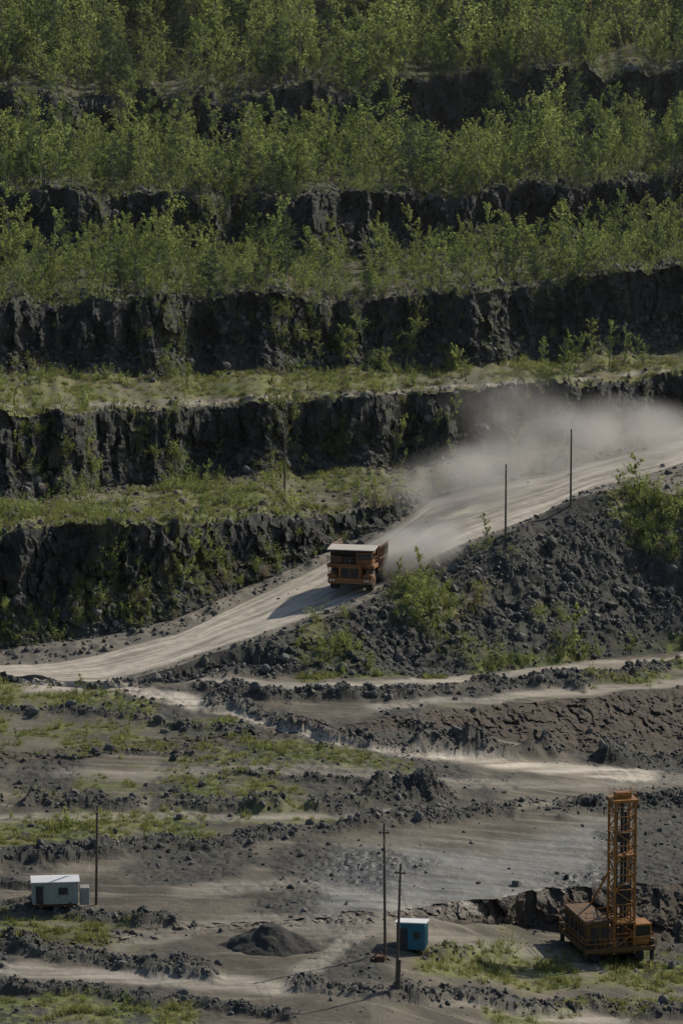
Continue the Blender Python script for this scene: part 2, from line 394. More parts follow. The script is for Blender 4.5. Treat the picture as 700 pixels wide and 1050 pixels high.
def leafmat(name,ca,cb,tr=.45):
    m=NT(name); rn=m.n('ShaderNodeObjectInfo').outputs['Random']
    pp=m.pos(); nn=m.noise(pp,.35,2)
    c=m.mix(rn,ca,cb); c=m.mix(m.math('MULTIPLY',m.ramp(nn,.35,.65),.6),c,tuple(x*1.35 for x in cb))
    d=m.n('ShaderNodeBsdfDiffuse'); t=m.n('ShaderNodeBsdfTranslucent'); m.l(c,d.inputs[0]); m.l(c,t.inputs[0])
    x=m.n('ShaderNodeMixShader'); x.inputs[0].default_value=tr; m.l(d.outputs[0],x.inputs[1]); m.l(t.outputs[0],x.inputs[2]); m.l(x.outputs[0],m.out.inputs[0]); return m.m
birchleaf=leafmat('birch_leaves',(.085,.128,.040),(.240,.275,.085),.58)
pineleaf=leafmat('pine_needles',(.040,.067,.035),(.075,.105,.05),.35)
dryleaf=leafmat('dry_leaves',(.13,.11,.06),(.21,.18,.09),.4)
grassm=leafmat('grass_blades',(.085,.112,.032),(.20,.205,.075),.5)
m=NT('bark'); m.bsdf(m.mix(m.noise(m.pos(),6.),(.06,.05,.04),(.28,.26,.23)),.9); bark=m.m
def tube(V,Fc,MI,a,b,ra,rb,mi,n=4):
    d=(b-a); 
    if d.length<1e-5: return
    q=d.to_track_quat('Z','Y'); o=len(V)
    for p_,r_ in((a,ra),(b,rb)):
        for k in range(n):
            an=6.2832*k/n; V.append(p_+q@Vector((math.cos(an)*r_,math.sin(an)*r_,0)))
    for k in range(n):
        Fc.append((o+k,o+(k+1)%n,o+n+(k+1)%n,o+n+k)); MI.append(mi)
def leaf(V,Fc,MI,c,sz,r,asp=.6):
    n=Vector((r.gauss(0,1),r.gauss(0,1),r.gauss(0,1))).normalized()
    t=n.orthogonal().normalized(); t=Matrix.Rotation(r.uniform(0,6.28),3,n)@t; b=n.cross(t)*asp
    o=len(V); V.extend([c-t*sz*.5,c+b*sz*.5,c+t*sz*.5,c-b*sz*.5]); Fc.append((o,o+1,o+2,o+3)); MI.append(1)
def birch(seed,h=6.,wid=1.1,nl=17,lp=38,low=.14,mat=None,stems=1):
    r=random.Random(seed); V=[];Fc=[];MI=[]
    for st in range(stems):
        x=Vector((r.gauss(0,.25) if st else 0,r.gauss(0,.25) if st else 0,0)); hh=h*(1 if st==0 else r.uniform(.55,.85)); ln_=Vector((r.gauss(0,.12),r.gauss(0,.12),0))*(1+2*(st>0))
        pts=[Vector((x.x,x.y,-.4))]
        for k in range(1,7):
            x=Vector((x.x+r.gauss(0,.1)+ln_.x,x.y+r.gauss(0,.1)+ln_.y,hh*k/6)); pts.append(x)
        for k in range(6): tube(V,Fc,MI,pts[k],pts[k+1],.075*(1-k/6.3),.075*(1-(k+1)/6.3),0,5)
        for i in range(nl if st==0 else nl//2):
            f=low+(1-low)*(i+r.random())/(nl if st==0 else nl//2); f=min(f,.97); k=min(5,int(f*6)); a=pts[k].lerp(pts[k+1],f*6-k)
            an=r.uniform(0,6.28); ln=wid*(.3+1.0*math.sin(math.pi*min(1,(1-f)*.85+.10))**.8)*r.uniform(.45,1.4)
            el=r.uniform(.4,1.1); d=Vector((math.cos(an)*math.cos(el),math.sin(an)*math.cos(el),math.sin(el)))
            e=a+d*ln; tube(V,Fc,MI,a,e,.025,.008,0,3)
            for q in range(lp):
                t=r.uniform(.2,1.08); c=a.lerp(e,t)+Vector((r.gauss(0,.12),r.gauss(0,.12),r.gauss(0,.15)))*(ln*.4+.25)
                leaf(V,Fc,MI,c,r.uniform(.13,.27),r)
    return mkmesh('birch',V,Fc,[bark,mat or birchleaf],MI)
def pine(seed,h=6.,wid=1.5):
    r=random.Random(seed); V=[];Fc=[];MI=[]
    tube(V,Fc,MI,Vector((0,0,-.4)),Vector((0,0,h)),.09,.015,0,5)
    nw=13
    for i in range(nw):
        f=.12+.86*i/nw; z=h*f
        for b in range(r.randint(4,6)):
            an=r.uniform(0,6.28); ln=wid*(1-f)**.75*r.uniform(.7,1.15)+.12; el=r.uniform(.1,.6)
            d=Vector((math.cos(an)*math.cos(el),math.sin(an)*math.cos(el),math.sin(el))); a=Vector((0,0,z)); e=a+d*ln
            tube(V,Fc,MI,a,e,.02,.006,0,3)
            for q in range(int(6+11*ln)):
                t=r.uniform(.2,1.08); c=a.lerp(e,t)+Vector((r.gauss(0,.09),r.gauss(0,.09),r.gauss(0,.07)))
                leaf(V,Fc,MI,c,r.uniform(.16,.3),r,.4)
    return mkmesh('pine',V,Fc,[bark,pineleaf],MI)
def shrub(seed,h=1.6,n=7,lp=34,mat=None):
    r=random.Random(seed); V=[];Fc=[];MI=[]
    for i in range(n):
        an=r.uniform(0,6.28); el=r.uniform(.7,1.45); ln=h*r.uniform(.5,1.1)
        d=Vector((math.cos(an)*math.cos(el),math.sin(an)*math.cos(el),math.sin(el))); a=Vector((r.gauss(0,.1),r.gauss(0,.1),-.1)); e=a+d*ln
        tube(V,Fc,MI,a,e,.02,.006,0,3)
        for q in range(lp):
            t=r.uniform(.15,1.1); c=a.lerp(e,t)+Vector((r.gauss(0,.13),r.gauss(0,.13),r.gauss(0,.13)))
            leaf(V,Fc,MI,c,r.uniform(.09,.2),r)
    return mkmesh('shrub',V,Fc,[bark,mat or birchleaf],MI)
def tuft(seed):
    r=random.Random(seed); V=[];Fc=[];MI=[]
    for i in range(30):
        an=r.uniform(0,6.28); b=Vector((r.gauss(0,.22),r.gauss(0,.22),-.03)); hh=r.uniform(.18,.55)
        tip=b+Vector((math.cos(an)*hh*.45,math.sin(an)*hh*.45,hh)); w=Vector((-math.sin(an),math.cos(an),0))*.035
        o=len(V); V.extend([b-w,b+w,tip+w*.3,tip-w*.3]); Fc.append((o,o+1,o+2,o+3)); MI.append(0)
    return mkmesh('tuft',V,Fc,[grassm],MI)
treeC=src('tree_src',[birch(1),birch(2,6.5,.9,18),birch(3,5.2,1.25,15,stems=2),birch(4,7.,1.15,20),birch(5,4.6,1.0,13,stems=3),birch(6,6,.8,16,24),pine(7),pine(8,5.,1.7),birch(9,5.5,.9,12,12,.2,dryleaf),birch(10,6.2,1.5,20,34,.1,stems=2)])
shrubC=src('shrub_src',[shrub(11),shrub(12,2.1,8),shrub(13,1.3,9,30),shrub(14,1.8,6),birch(15,3.,.6,10,30,.05),shrub(16,1.4,7,16,dryleaf)])
tuftC=src('tuft_src',[tuft(i) for i in range(21,26)])
clump=fbm(Xg/7.,Yg/10.,o=3,s=120); cl2=fbm(Xg/2.6,Yg/4.,o=2,s=121)
cc_=clump+.5*cl2
td=np.where(SEG==17,.10*sst(-.4,.5,cc_)+.012,0)+np.where(SEG==19,.125*sst(-.5,.4,cc_)+.015,0)
td+=np.where(SEG==21,.14*sst(-.6,.3,cc_)+.02,0)+np.where(SEG==22,.16*sst(-.6,.3,cc_)+.03,0)+np.where((SEG==23),.16,0)+np.where(SEG==24,.06,0)
td+=np.where(SEG==15,.06*sst(.0,.5,clump)*sst(.2,.7,TT)*(.5+1.1*sst(540,600,PXg)),0)
td+=np.where((SEG==20)|(SEG==18),.05*sst(-.1,.5,cc_),0)+np.where(SEG==16,.03*sst(.0,.5,cc_),0)+np.where(SEG==14,.008,0)
td+=np.where(SEG==8,.06*sst(620,650,PXg)*sst(.45,.7,TT),0)
p,ii,jj,r=scatter(td,5)
sg=SEG[ii,jj]
base=np.select([sg==17,sg==19,sg==20,sg==18,sg==21,sg>=22,sg==15,sg==8],[.76,.96,.55,.55,1.1,1.25,.48,.42],.4)
s=base*np.exp(r.normal(0,.34,len(p)))*(1+.2*np.clip(clump[ii,jj],-1,1))
idx=r.choice(10,len(p),p=[.13,.13,.11,.13,.11,.10,.09,.06,.05,.09])
rot=np.stack([r.normal(0,.06,len(p)),r.normal(0,.06,len(p)),r.uniform(0,6.28,len(p))],-1)
ex=[];es=[]
for (x,y,k) in [(345,368,1.2),(360,366,1.35),(352,372,1.),(418,368,1.35),(425,372,1.1),(330,372,.8),(575,378,1.1),(590,376,1.2),(560,378,.9),(605,372,1.1),(640,372,1.),(625,374,1.1),(660,370,1.),(20,300,1.),(220,325,1.0),(545,205,1.),(262,200,1.2),(300,205,1.1)]:
    ex.append(ground(x,y)); es.append(k*.85)
p=np.vstack([p,np.array([tuple(v) for v in ex])]); s=np.concatenate([s,es]); idx=np.concatenate([idx,r.integers(0,5,len(ex))]); rot=np.vstack([rot,np.stack([np.zeros(len(ex)),np.zeros(len(ex)),r.uniform(0,6,len(ex))],-1)])
instancer('distant_trees',p,rot,np.stack([s*r.uniform(.85,1.35,len(s)),s*r.uniform(.85,1.35,len(s)),s],-1),idx,treeC)
sd_=np.where(SEG==13,.32*sst(-.3,.4,clump)*sst(430,380,PXg),0)+np.where(SEG==15,.20*sst(-.5,.4,clump)*(1-.8*t2),0)+np.where((SEG==17)|(SEG==19),.11,0)+np.where(SEG>=21,.05,0)
sd_+=np.where(SEG==8,.50*gra,0)+np.where(isface&(SEG>=12),.14*sst(-.2,.6,cc_),0)+np.where(SEG==12,.16*sst(.6,.1,TT)*thin,0)+np.where((SEG<8)&(SEG>1),.08*gra*sst(0,.5,clump),0)
sd_+=np.where((SEG==13)|(SEG==11),.14*sst(430,480,PXg)*sst(-.3,.3,clump)*sst(.3,.8,TT),0)
sd_+=np.where((PXg<165)&(SEG==7),.16*gra,0)
p,ii,jj,r=scatter(sd_,6)
s=.78*np.exp(r.normal(0,.4,len(p))); s*=np.where(SEG[ii,jj]<8,.7,1)
instancer('shrubs',p,np.stack([0*s,0*s,r.uniform(0,6.28,len(p))],-1),np.repeat(s[:,None],3,1),r.choice(6,len(p),p=[.2,.2,.17,.18,.15,.10]),shrubC)
gd=np.where(SEG<=15,1.5*gra**1.3*sst(-.6,.3,n2),.25*gra)
p,ii,jj,r=scatter(gd,8)
s=.75*np.exp(r.normal(0,.35,len(p)))
instancer('grass_tufts',p,np.stack([0*s,0*s,r.uniform(0,6.28,len(p))],-1),np.repeat(s[:,None],3,1),r.integers(0,5,len(p)),tuftC)

# ---------------------------------------------------------------- object building
def dirty(name,c,dust=(.28,.25,.21),amt=.5,rough=.6,metal=0,sc=1.5,upd=.6,dk=.6):
    m=NT(name); tc=m.n('ShaderNodeTexCoord').outputs['Object']
    f=m.ramp(m.noise(tc,sc,5,.65),.4,.7)
    nz=m.n('ShaderNodeSeparateXYZ'); m.l(m.n('ShaderNodeNewGeometry').outputs['Normal'],nz.inputs[0])
    up=m.math('MULTIPLY',m.ramp(nz.outputs[2],.3,.9),upd)
    ff=m.math('ADD',m.math('MULTIPLY',f,amt),up,True)
    cc=m.mix(m.math('MULTIPLY',m.ramp(m.noise(tc,sc*4,3),.5,.68),dk),c,tuple(x*.3 for x in c)); cc=m.mix(ff,cc,dust)
    m.bsdf(cc,rough,.4,metal=metal); return m.m
M_or=dirty('orange_paint',(.25,.088,.015),(.085,.065,.048),.6,upd=.4,dk=.8); M_blk=dirty('dark_steel',(.02,.02,.02),(.10,.085,.07),.35)
M_rub=dirty('rubber',(.018,.018,.018),(.12,.10,.085),.4,.85); M_body=dirty('dump_body_paint',(.055,.028,.015),(.38,.35,.30),.12,upd=.95)
M_side=dirty('dump_side_paint',(.10,.042,.015),(.10,.075,.055),.5,upd=.5,dk=.8)
M_rig=dirty('rig_paint',(.30,.125,.018),(.10,.06,.03),.55,.6,0,.9,.25); M_blue=dirty('blue_paint',(.02,.13,.19),(.10,.12,.13),.3)
M_house=dirty('rig_house_paint',(.12,.058,.015),(.045,.032,.022),.6,.7,0,.9,.2)
M_wh=dirty('white_paint',(.26,.28,.265),(.16,.15,.13),.4); M_roof=dirty('roof_sheet',(.62,.64,.66),(.5,.5,.5),.3,.5)
M_wood=dirty('weathered_wood',(.07,.055,.04),(.14,.12,.10),.5,.9,0,3); M_conc=dirty('concrete',(.3,.29,.27),(.2,.18,.16))
M_yel=dirty('wheel_hub_paint',(.22,.09,.02),(.2,.17,.14),.5)
m=NT('dark_glass'); m.bsdf((.015,.02,.025),.12,.6); M_gl=m.m
m=NT('lamp_lens'); m.bsdf((.7,.7,.65),.15,.6); M_lamp=m.m
m=NT('wire'); m.bsdf((.03,.03,.03),.6); M_wire=m.m
m=NT('rust'); m.bsdf(m.mix(m.noise(m.pos(),3.),(.12,.05,.02),(.06,.035,.025)),.9); M_rust=m.m
class Part:
    def __init__(s,name,mat,parent): s.bm=bmesh.new(); s.name=name; s.mat=mat; s.parent=parent
    def box(s,x0,x1,y0,y1,z0,z1,rot=None):
        r=bmesh.ops.create_cube(s.bm,size=1)['verts']
        for v in r: v.co=Vector(((x0+x1)/2+v.co.x*(x1-x0),(y0+y1)/2+v.co.y*(y1-y0),(z0+z1)/2+v.co.z*(z1-z0)))
        return r
    def prism(s,prof,x0,x1):
        a=[s.bm.verts.new((x0,y,z)) for y,z in prof]; b=[s.bm.verts.new((x1,y,z)) for y,z in prof]; n=len(prof)
        s.bm.faces.new(a); s.bm.faces.new(b[::-1])
        for i in range(n): s.bm.faces.new((a[i],b[i],b[(i+1)%n],a[(i+1)%n]))
    def beam(s,a,b,w=.1,n=4):
        a=Vector(a);b=Vector(b);d=b-a;q=d.to_track_quat('Z','Y')
        ra=[s.bm.verts.new(a+q@Vector((math.cos(6.2832*(k+.5)/n)*w*.7,math.sin(6.2832*(k+.5)/n)*w*.7,0))) for k in range(n)]
        rb=[s.bm.verts.new(b+q@Vector((math.cos(6.2832*(k+.5)/n)*w*.7,math.sin(6.2832*(k+.5)/n)*w*.7,0))) for k in range(n)]
        for k in range(n): s.bm.faces.new((ra[k],ra[(k+1)%n],rb[(k+1)%n],rb[k]))
        s.bm.faces.new(ra[::-1]); s.bm.faces.new(rb)
    def cyl(s,c,r,w,ax='X',n=28,r2=None):
        R={'X':Matrix.Rotation(math.pi/2,4,'Y'),'Y':Matrix.Rotation(math.pi/2,4,'X'),'Z':Matrix.Identity(4)}[ax]
        bmesh.ops.create_cone(s.bm,cap_ends=True,segments=n,radius1=r,radius2=r if r2 is None else r2,depth=w,matrix=Matrix.Translation(c)@R)
    def done(s,bevel=.03):
        bmesh.ops.recalc_face_normals(s.bm,faces=s.bm.faces[:])
        me=bpy.data.meshes.new(s.name); s.bm.to_mesh(me); s.bm.free(); me.materials.append(s.mat)
        o=bpy.data.objects.new(s.name,me); link(o); o.parent=s.parent
        if bevel:
            b=o.modifiers.new('bevel','BEVEL'); b.width=bevel; b.segments=1; b.limit_method='ANGLE'
        return o
def root(name,loc,rz=0,sc=1,ry=0):
    e=bpy.data.objects.new(name,None); link(e); e.location=loc; e.rotation_euler=(0,ry,rz); e.scale=(sc,)*3; return e

# --- haul truck (front -Y)
tl=ground(367,604,ymin=530,ymax=570)
T=root('haul_truck',tl+Vector((0,2.5,.1)),0,.95)
T.rotation_euler=(math.radians(-4),0,math.radians(-11))
q=Part('tyres',M_rub,T)
for x in(-2.35,2.35): q.cyl((x,-2.9,1.4),1.4,1.0); 
for x in(-2.75,-1.65,1.65,2.75): q.cyl((x,2.5,1.4),1.4,.95)
for x,y in((-2.35,-2.9),(2.35,-2.9),(-2.75,2.5),(2.75,2.5)):
    for k in range(26):
        an=k*6.2832/26; q.beam((x-.48,y+math.cos(an)*1.4,1.4+math.sin(an)*1.4),(x+.48,y+math.cos(an+.08)*1.4,1.4+math.sin(an+.08)*1.4),.09)
q.done(.06)
q=Part('wheel_hubs',M_yel,T)
for x,y in((-2.35,-2.9),(2.35,-2.9),(-2.75,2.5),(2.75,2.5)):
    sgn=1 if x>0 else -1; q.cyl((x+sgn*.46,y,1.4),.72,.14); q.cyl((x+sgn*.56,y,1.4),.35,.2)
q.done()
q=Part('chassis',M_blk,T); q.box(-1.1,1.1,-4.6,4.4,1.1,2.1); q.box(-2.1,2.1,-3.1,-2.7,1.2,1.6); q.box(-1.6,1.6,2.3,2.7,1.1,1.7); q.box(-2.2,-1.15,-1.6,1.0,1.3,2.4); q.box(1.15,2.2,-1.6,1.,1.3,2.4); q.done()
q=Part('bumper',M_or,T); q.box(-2.9,2.9,-5.35,-4.85,.95,1.75); q.box(-3.05,-1.75,-5.2,-4.2,1.78,2.2);q.box(1.75,3.05,-5.2,-4.2,1.78,2.2); q.done(.06)
q=Part('grille_frame',M_or,T); q.box(-1.5,-1.2,-5.2,-3.6,1.78,3.3); q.box(1.2,1.5,-5.2,-3.6,1.78,3.3); q.box(-1.2,1.2,-5.2,-4.6,3.0,3.3); q.box(-.06,.06,-5.22,-5.0,1.78,3.0); q.done()
q=Part('grille',M_blk,T); q.box(-1.2,1.2,-5.05,-3.6,1.78,3.0)
for k in range(7): q.box(-1.18,1.18,-5.14,-5.06,1.85+k*.165,1.92+k*.165)
q.done(0)
q=Part('deck',M_or,T); q.box(-3.15,3.15,-5.1,-1.3,3.32,3.52); q.box(-3.15,-1.55,-4.4,-1.3,2.95,3.3); q.box(1.55,3.15,-4.4,-1.3,2.95,3.3); q.done()
q=Part('headlights',M_lamp,T)
for x in(-2.5,-2.1,2.1,2.5): q.cyl((x,-5.38,1.4),.14,.08,'Y',12)
q.done(0)
q=Part('cab',M_or,T); q.box(.75,2.85,-4.5,-2.2,3.53,4.1); q.box(.7,2.9,-4.6,-2.1,4.95,5.1)
for x in(.78,2.82):
    for y in(-4.45,-2.25): q.box(x-.07,x+.07,y-.07,y+.07,4.1,4.95)
q.done()
q=Part('cab_windows',M_gl,T); q.box(.82,2.78,-4.42,-2.28,4.1,4.95); q.done(0)
q=Part('equipment_boxes',M_side,T); q.box(-2.8,-1.3,-4.1,-1.9,3.53,4.5); q.box(-1.1,.4,-3.6,-2.2,3.53,4.2); q.done(.05)
q=Part('air_filters',M_blk,T)
for x in(-.75,-.2): q.cyl((x,-4.3,4.0),.26,.85,'Z',14)
q.cyl((-3.0,-2.6,4.2),.13,1.4,'Z',10); q.done(0)
q=Part('ladders',M_yel,T)
for s_ in(-1,1):
    q.beam((s_*1.7,-5.45,1.0),(s_*2.6,-5.3,3.4),.07); q.beam((s_*2.15,-5.45,1.0),(s_*3.05,-5.3,3.4),.07)
    for k in range(8): f=k/7.5; q.beam((s_*(1.7+.9*f),-5.43,1.05+2.35*f),(s_*(2.15+.9*f),-5.43,1.05+2.35*f),.05)
q.done(0)
q=Part('handrails',M_yel,T)
for z in(4.0,4.45):
    q.beam((-3.1,-5.0,z),(3.1,-5.0,z),.035); q.beam((-3.1,-5.,z),(-3.1,-1.5,z),.035); q.beam((3.1,-5.,z),(3.1,-1.5,z),.035)
for x in np.linspace(-3.1,3.1,7): q.beam((x,-5.,3.5),(x,-5.,4.45),.035)
q.done(0)
side=[(-1.5,2.7),(-1.0,2.3),(3.6,2.5),(5.6,3.3),(5.3,5.45),(-1.9,5.75)]
q=Part('dump_body_sides',M_side,T)
q.prism(side,-3.15,-2.98); q.prism(side,2.98,3.15)
q.box(-3.3,-3.16,-1.7,5.3,5.5,5.8); q.box(3.16,3.3,-1.7,5.3,5.5,5.8)
for y in(-1.1,.1,1.3,2.5,3.7,4.8):
    q.box(3.16,3.33,y-.12,y+.12,2.6,5.4); q.box(-3.33,-3.16,y-.12,y+.12,2.6,5.4)
q.box(3.16,3.3,-1.2,5.0,3.9,4.05); q.box(-3.3,-3.16,-1.2,5.,3.9,4.05)
q.done(.04)
q=Part('dump_body',M_body,T)
q.prism([(-1.5,2.7),(-1.0,2.3),(3.6,2.5),(5.6,3.3),(5.6,3.45),(3.6,2.68),(-.9,2.5),(-1.3,2.8)],-2.975,2.975)
q.prism([(-1.5,2.7),(-1.3,2.7),(-1.75,5.6),(-1.95,5.6)],-2.975,2.975)
q.prism([(-5.0,5.25),(-1.75,5.62),(-1.75,5.85),(-5.0,5.45)],-3.2,3.2)
q.done(.04)

# --- drill rig
rl=ground(622,974,ymax=440)
R=root('drill_rig',rl+Vector((0,-1.,0)),math.radians(14),.98)
q=Part('crawler_tracks',M_blk,R)
for x in(-2.3,2.3):
    pr=[(-3.6,.5),(-3.2,.08),(3.2,.08),(3.6,.5),(3.6,.9),(3.2,1.3),(-3.2,1.3),(-3.6,.9)]
    q.prism(pr,x-.5,x+.5)
    for k in range(18): q.box(x-.56,x+.56,-3.3+k*.38,-3.1+k*.38,0.02,.12); q.box(x-.56,x+.56,-3.3+k*.38,-3.1+k*.38,1.27,1.36)
q.done(.03)
q=Part('platform',M_house,R); q.box(-3.7,3.7,-4.6,4.4,1.5,1.95); q.box(-1.8,1.8,-3,3,.8,1.5); q.done()
q=Part('machine_house',M_house,R); q.box(-3.3,-.9,-3.6,3.6,1.96,4.3); q.box(1.6,3.2,-1.2,3.6,1.96,3.9); q.prism([(-3.8,4.31),(3.8,4.31),(3.6,4.55),(-3.6,4.55)],-3.4,-.8)
for k in range(7): q.box(-3.42,-3.31,-3.4+k*1.1,-3.2+k*1.1,2.,4.2)
q.done()
q=Part('house_doors',M_blk,R); q.box(-2.8,-2.,-3.66,-3.61,2.1,3.9); q.box(-1.7,-1.1,-3.66,-3.61,2.9,3.8); q.box(3.21,3.25,.2,1.2,2.1,3.6)
for k in range(5): q.box(-3.46,-3.43,-3.1+k*1.35,-2.3+k*1.35,2.5,3.7)
q.done(0)
q=Part('operator_cab',M_rig,R); q.box(1.7,3.4,-3.9,-1.7,1.96,2.8); q.box(1.65,3.45,-3.95,-1.65,3.9,4.1)
for x in(1.75,3.35):
    for y in(-3.85,-1.75): q.box(x-.06,x+.06,y-.06,y+.06,2.8,3.9)
q.done()
q=Part('cab_glass',M_gl,R); q.box(1.78,3.32,-3.82,-1.78,2.8,3.9); q.done(0)
q=Part('jacks',M_blk,R)
for x in(-3.5,3.5):
    for y in(-4.,3.9): q.cyl((x,y,1.4),.24,2.4,'Z',12); q.cyl((x,y,.12),.55,.2,'Z',14)
q.done(0)
q=Part('platform_handrails',M_rig,R)
for z in(2.5,3.0):
    for a,b in(((-3.7,-4.6,z),(3.7,-4.6,z)),((3.7,-4.6,z),(3.7,4.4,z)),((-3.7,-4.6,z),(-3.7,4.4,z))): q.beam(a,b,.05)
for x in np.linspace(-3.7,3.7,8): q.beam((x,-4.6,1.95),(x,-4.6,3.0),.05)
for y in np.linspace(-4.6,4.4,9): q.beam((3.7,y,1.95),(3.7,y,3.),.05); q.beam((-3.7,y,1.95),(-3.7,y,3.),.05)
for z in(5.,5.5):
    q.beam((-3.4,-3.8,z),(-.9,-3.8,z),.045); q.beam((-3.4,-3.8,z),(-3.4,3.7,z),.045)
for x in np.linspace(-3.4,-.9,4): q.beam((x,-3.8,4.5),(x,-3.8,5.5),.045)
q.done(0)
mx,my,mw=.5,-3.1,1.05; mt=16.8
q=Part('mast',M_rig,R)
cs=[(mx-mw,my-mw),(mx+mw,my-mw),(mx+mw,my+mw),(mx-mw,my+mw)]
for x,y in cs: q.beam((x,y,1.2),(x,y,mt),.22)
nb=10; zz=np.linspace(1.8,mt,nb+1)
for i in range(nb):
    for k in range(4):
        a=cs[k];b=cs[(k+1)%4]
        q.beam((*a,zz[i+1]),(*b,zz[i+1]),.11)
        if i%2: a,b=b,a
        q.beam((*a,zz[i]),(*b,zz[i+1]),.10)
q.done(0)
q=Part('mast_ladder',M_house,R)
for x in(-.2,.25): q.beam((mx+mw+.12,my+x,2.),(mx+mw+.12,my+x,mt),.05)
for k in range(36): q.beam((mx+mw+.12,my-.2,2.2+k*.4),(mx+mw+.12,my+.25,2.2+k*.4),.04)
q.done(0)
q=Part('mast_head',M_rig,R); q.box(mx-1.3,mx+1.3,my-1.3,my+1.3,mt,mt+.25); q.box(mx-.8,mx+.8,my-.5,my+.5,mt+.25,mt+.85)
for z in(mt+.8,mt+1.1):
    q.beam((mx-1.15,my-1.15,z),(mx+1.15,my-1.15,z),.05); q.beam((mx+1.15,my-1.15,z),(mx+1.15,my+1.15,z),.05); q.beam((mx-1.15,my-1.15,z),(mx-1.15,my+1.15,z),.05)
for x in(-1.15,0,1.15): q.beam((mx+x,my-1.15,mt+.2),(mx+x,my-1.15,mt+1.1),.05)
q.box(mx-1.2,mx+1.2,my-1.3,my+1.1,11.2,11.4)
q.done(0)
q=Part('drill_rods',M_blk,R)
q.cyl((mx,my,9.),.17,15,'Z',10); q.cyl((mx+.5,my+.4,9.5),.16,12,'Z',10); q.cyl((mx-.5,my+.4,9.5),.16,12,'Z',10)
q.box(mx-.75,mx+.75,my-.6,my+.6,6.0,8.2); q.box(mx-.6,mx+.6,my-.5,my+.5,12.6,13.5)
for x in(-.9,.9): q.cyl((mx+x*.8,my-.7,7),.07,9,'Z',8)
q.done(0)
q=Part('mast_struts',M_rig,R)
for s_ in(-1,1): q.beam((mx+s_*mw,my+mw,9.2),(mx+s_*1.4,3.0,4.4 if s_<0 else 3.9),.17); q.beam((mx+s_*mw,my+mw,5.6),(mx+s_*1.4,1.5,4.4 if s_<0 else 3.9),.12)
q.box(mx-1.1,mx+1.1,my-1.5,my+1.3,4.4,4.55)
q.done(0)

# --- poles
def pole(px,py,h,name='utility_pole',arm=True,brace=False,lean=0.,foot=False,ymin=0):
    g=ground(px,py,ymin); e=root(name,g,random.uniform(-.4,.4),1,lean)
    q=Part('post',M_wood,e); q.cyl((0,0,h/2-.3),.15,h+.6,'Z',10,.10)
    if foot: q.beam((0.22,0,-.2),(0.22,0,2.6),.22); 
    q.done(0)
    if arm:
        q=Part('crossarm',M_wood,e); q.box(-.5,.5,-.19,-.08,h-.9,h-.75); q.done(0)
    q=Part('insulators',M_conc,e)
    for x in((-.4,.4) if arm else (0,)): q.cyl((x,-.13,h-.62),.07,.22,'Z',8)
    q.done(0)
    return e,g,h
pA=pole(516,551,9.8,arm=False,ymin=560); pB=pole(585,517,10.2,arm=False,ymin=560); pC=pole(292,503,8.2,arm=False)
pD=pole(100,926,10.0,arm=False,lean=.02); pE=pole(396,978,12.8,lean=-.01); pF=pole(408,1010,11.6,foot=True,lean=.03)
def wires(name,pts,offs=((-.4,-.5),(.4,-.5)),sag=.8,r=.02):
    V=[];Fc=[];MI=[]
    for a,b in pts:
        for ox,oz in offs:
            A=a+Vector((ox,-.13,oz));B=b+Vector((ox,-.13,oz)); pr=A
            for k in range(1,15):
                t=k/14; c=A.lerp(B,t)-Vector((0,0,sag*4*t*(1-t))); tube(V,Fc,MI,pr,c,r,r,0,3); pr=c
    o=bpy.data.objects.new(name,mkmesh(name,V,Fc,[M_wire],MI)); link(o)
top=lambda q_: q_[1]+Vector((0,0,q_[2]))
bl=ground(423,972)
wires('power_line',[(top(pE),top(pF))],sag=.3)
wires('power_line',[(top(pF)-Vector((0,0,1.)),bl+Vector((0,0,3.2)))],offs=((0,0),),sag=.5)

e=root('cable_reel_stand',ground(390,983)); q=Part('frame',M_rust,e); q.beam((-1,0,0),(0,0,.9),.1);q.beam((1,0,0),(0,0,.9),.1);q.beam((-1,0,.1),(1,0,.1),.1); q.box(-.5,.5,-.3,.3,.0,.45); q.done(0)

e=root('blue_site_booth',bl,math.radians(-8))
q=Part('walls',M_blue,e); q.prism([(-1.2,.3),(1.2,.3),(1.2,2.6),(-1.2,2.9)],-1.35,1.35)
for x in np.linspace(-1.25,1.25,11): q.box(x-.035,x+.035,-1.24,-1.2,.35,2.8)
for y in np.linspace(-1.1,1.1,9): q.box(1.35,1.39,y-.03,y+.03,.35,2.55)
q.done(0)
q=Part('roof',M_roof,e); q.prism([(-1.4,2.93),(1.4,2.6),(1.4,2.68),(-1.4,3.02)],-1.5,1.5); q.done(0)
q=Part('door',M_blk,e); q.box(-1.05,-.3,-1.28,-1.25,.4,2.4); q.box(.3,.9,-1.28,-1.25,1.4,2.1); q.done(0)
q=Part('skids',M_rust,e); q.box(-1.2,-.95,-1.6,1.6,-.1,.3); q.box(.95,1.2,-1.6,1.6,-.1,.3); q.done(0)
wl=ground(57,926)
e=root('site_trailer',wl,math.radians(6))
q=Part('walls',M_wh,e); q.box(-2.2,2.2,-1.2,1.2,.35,2.5)
for x in np.linspace(-2.15,2.15,9): q.box(x-.03,x+.03,-1.23,-1.2,.4,2.45)
q.done(.04)
q=Part('roof',M_roof,e); q.prism([(-1.35,2.52),(0,2.75),(1.35,2.52),(1.35,2.6),(0,2.83),(-1.35,2.6)],-2.35,2.35); q.done(0)
q=Part('door_and_window',M_blk,e); q.box(-1.9,-1.2,-1.27,-1.235,.45,2.2); q.box(.3,1.2,-1.27,-1.235,1.3,2.0); q.done(0)
q=Part('chassis',M_rust,e); q.box(-2.1,2.1,-1.0,1.0,.1,.34)
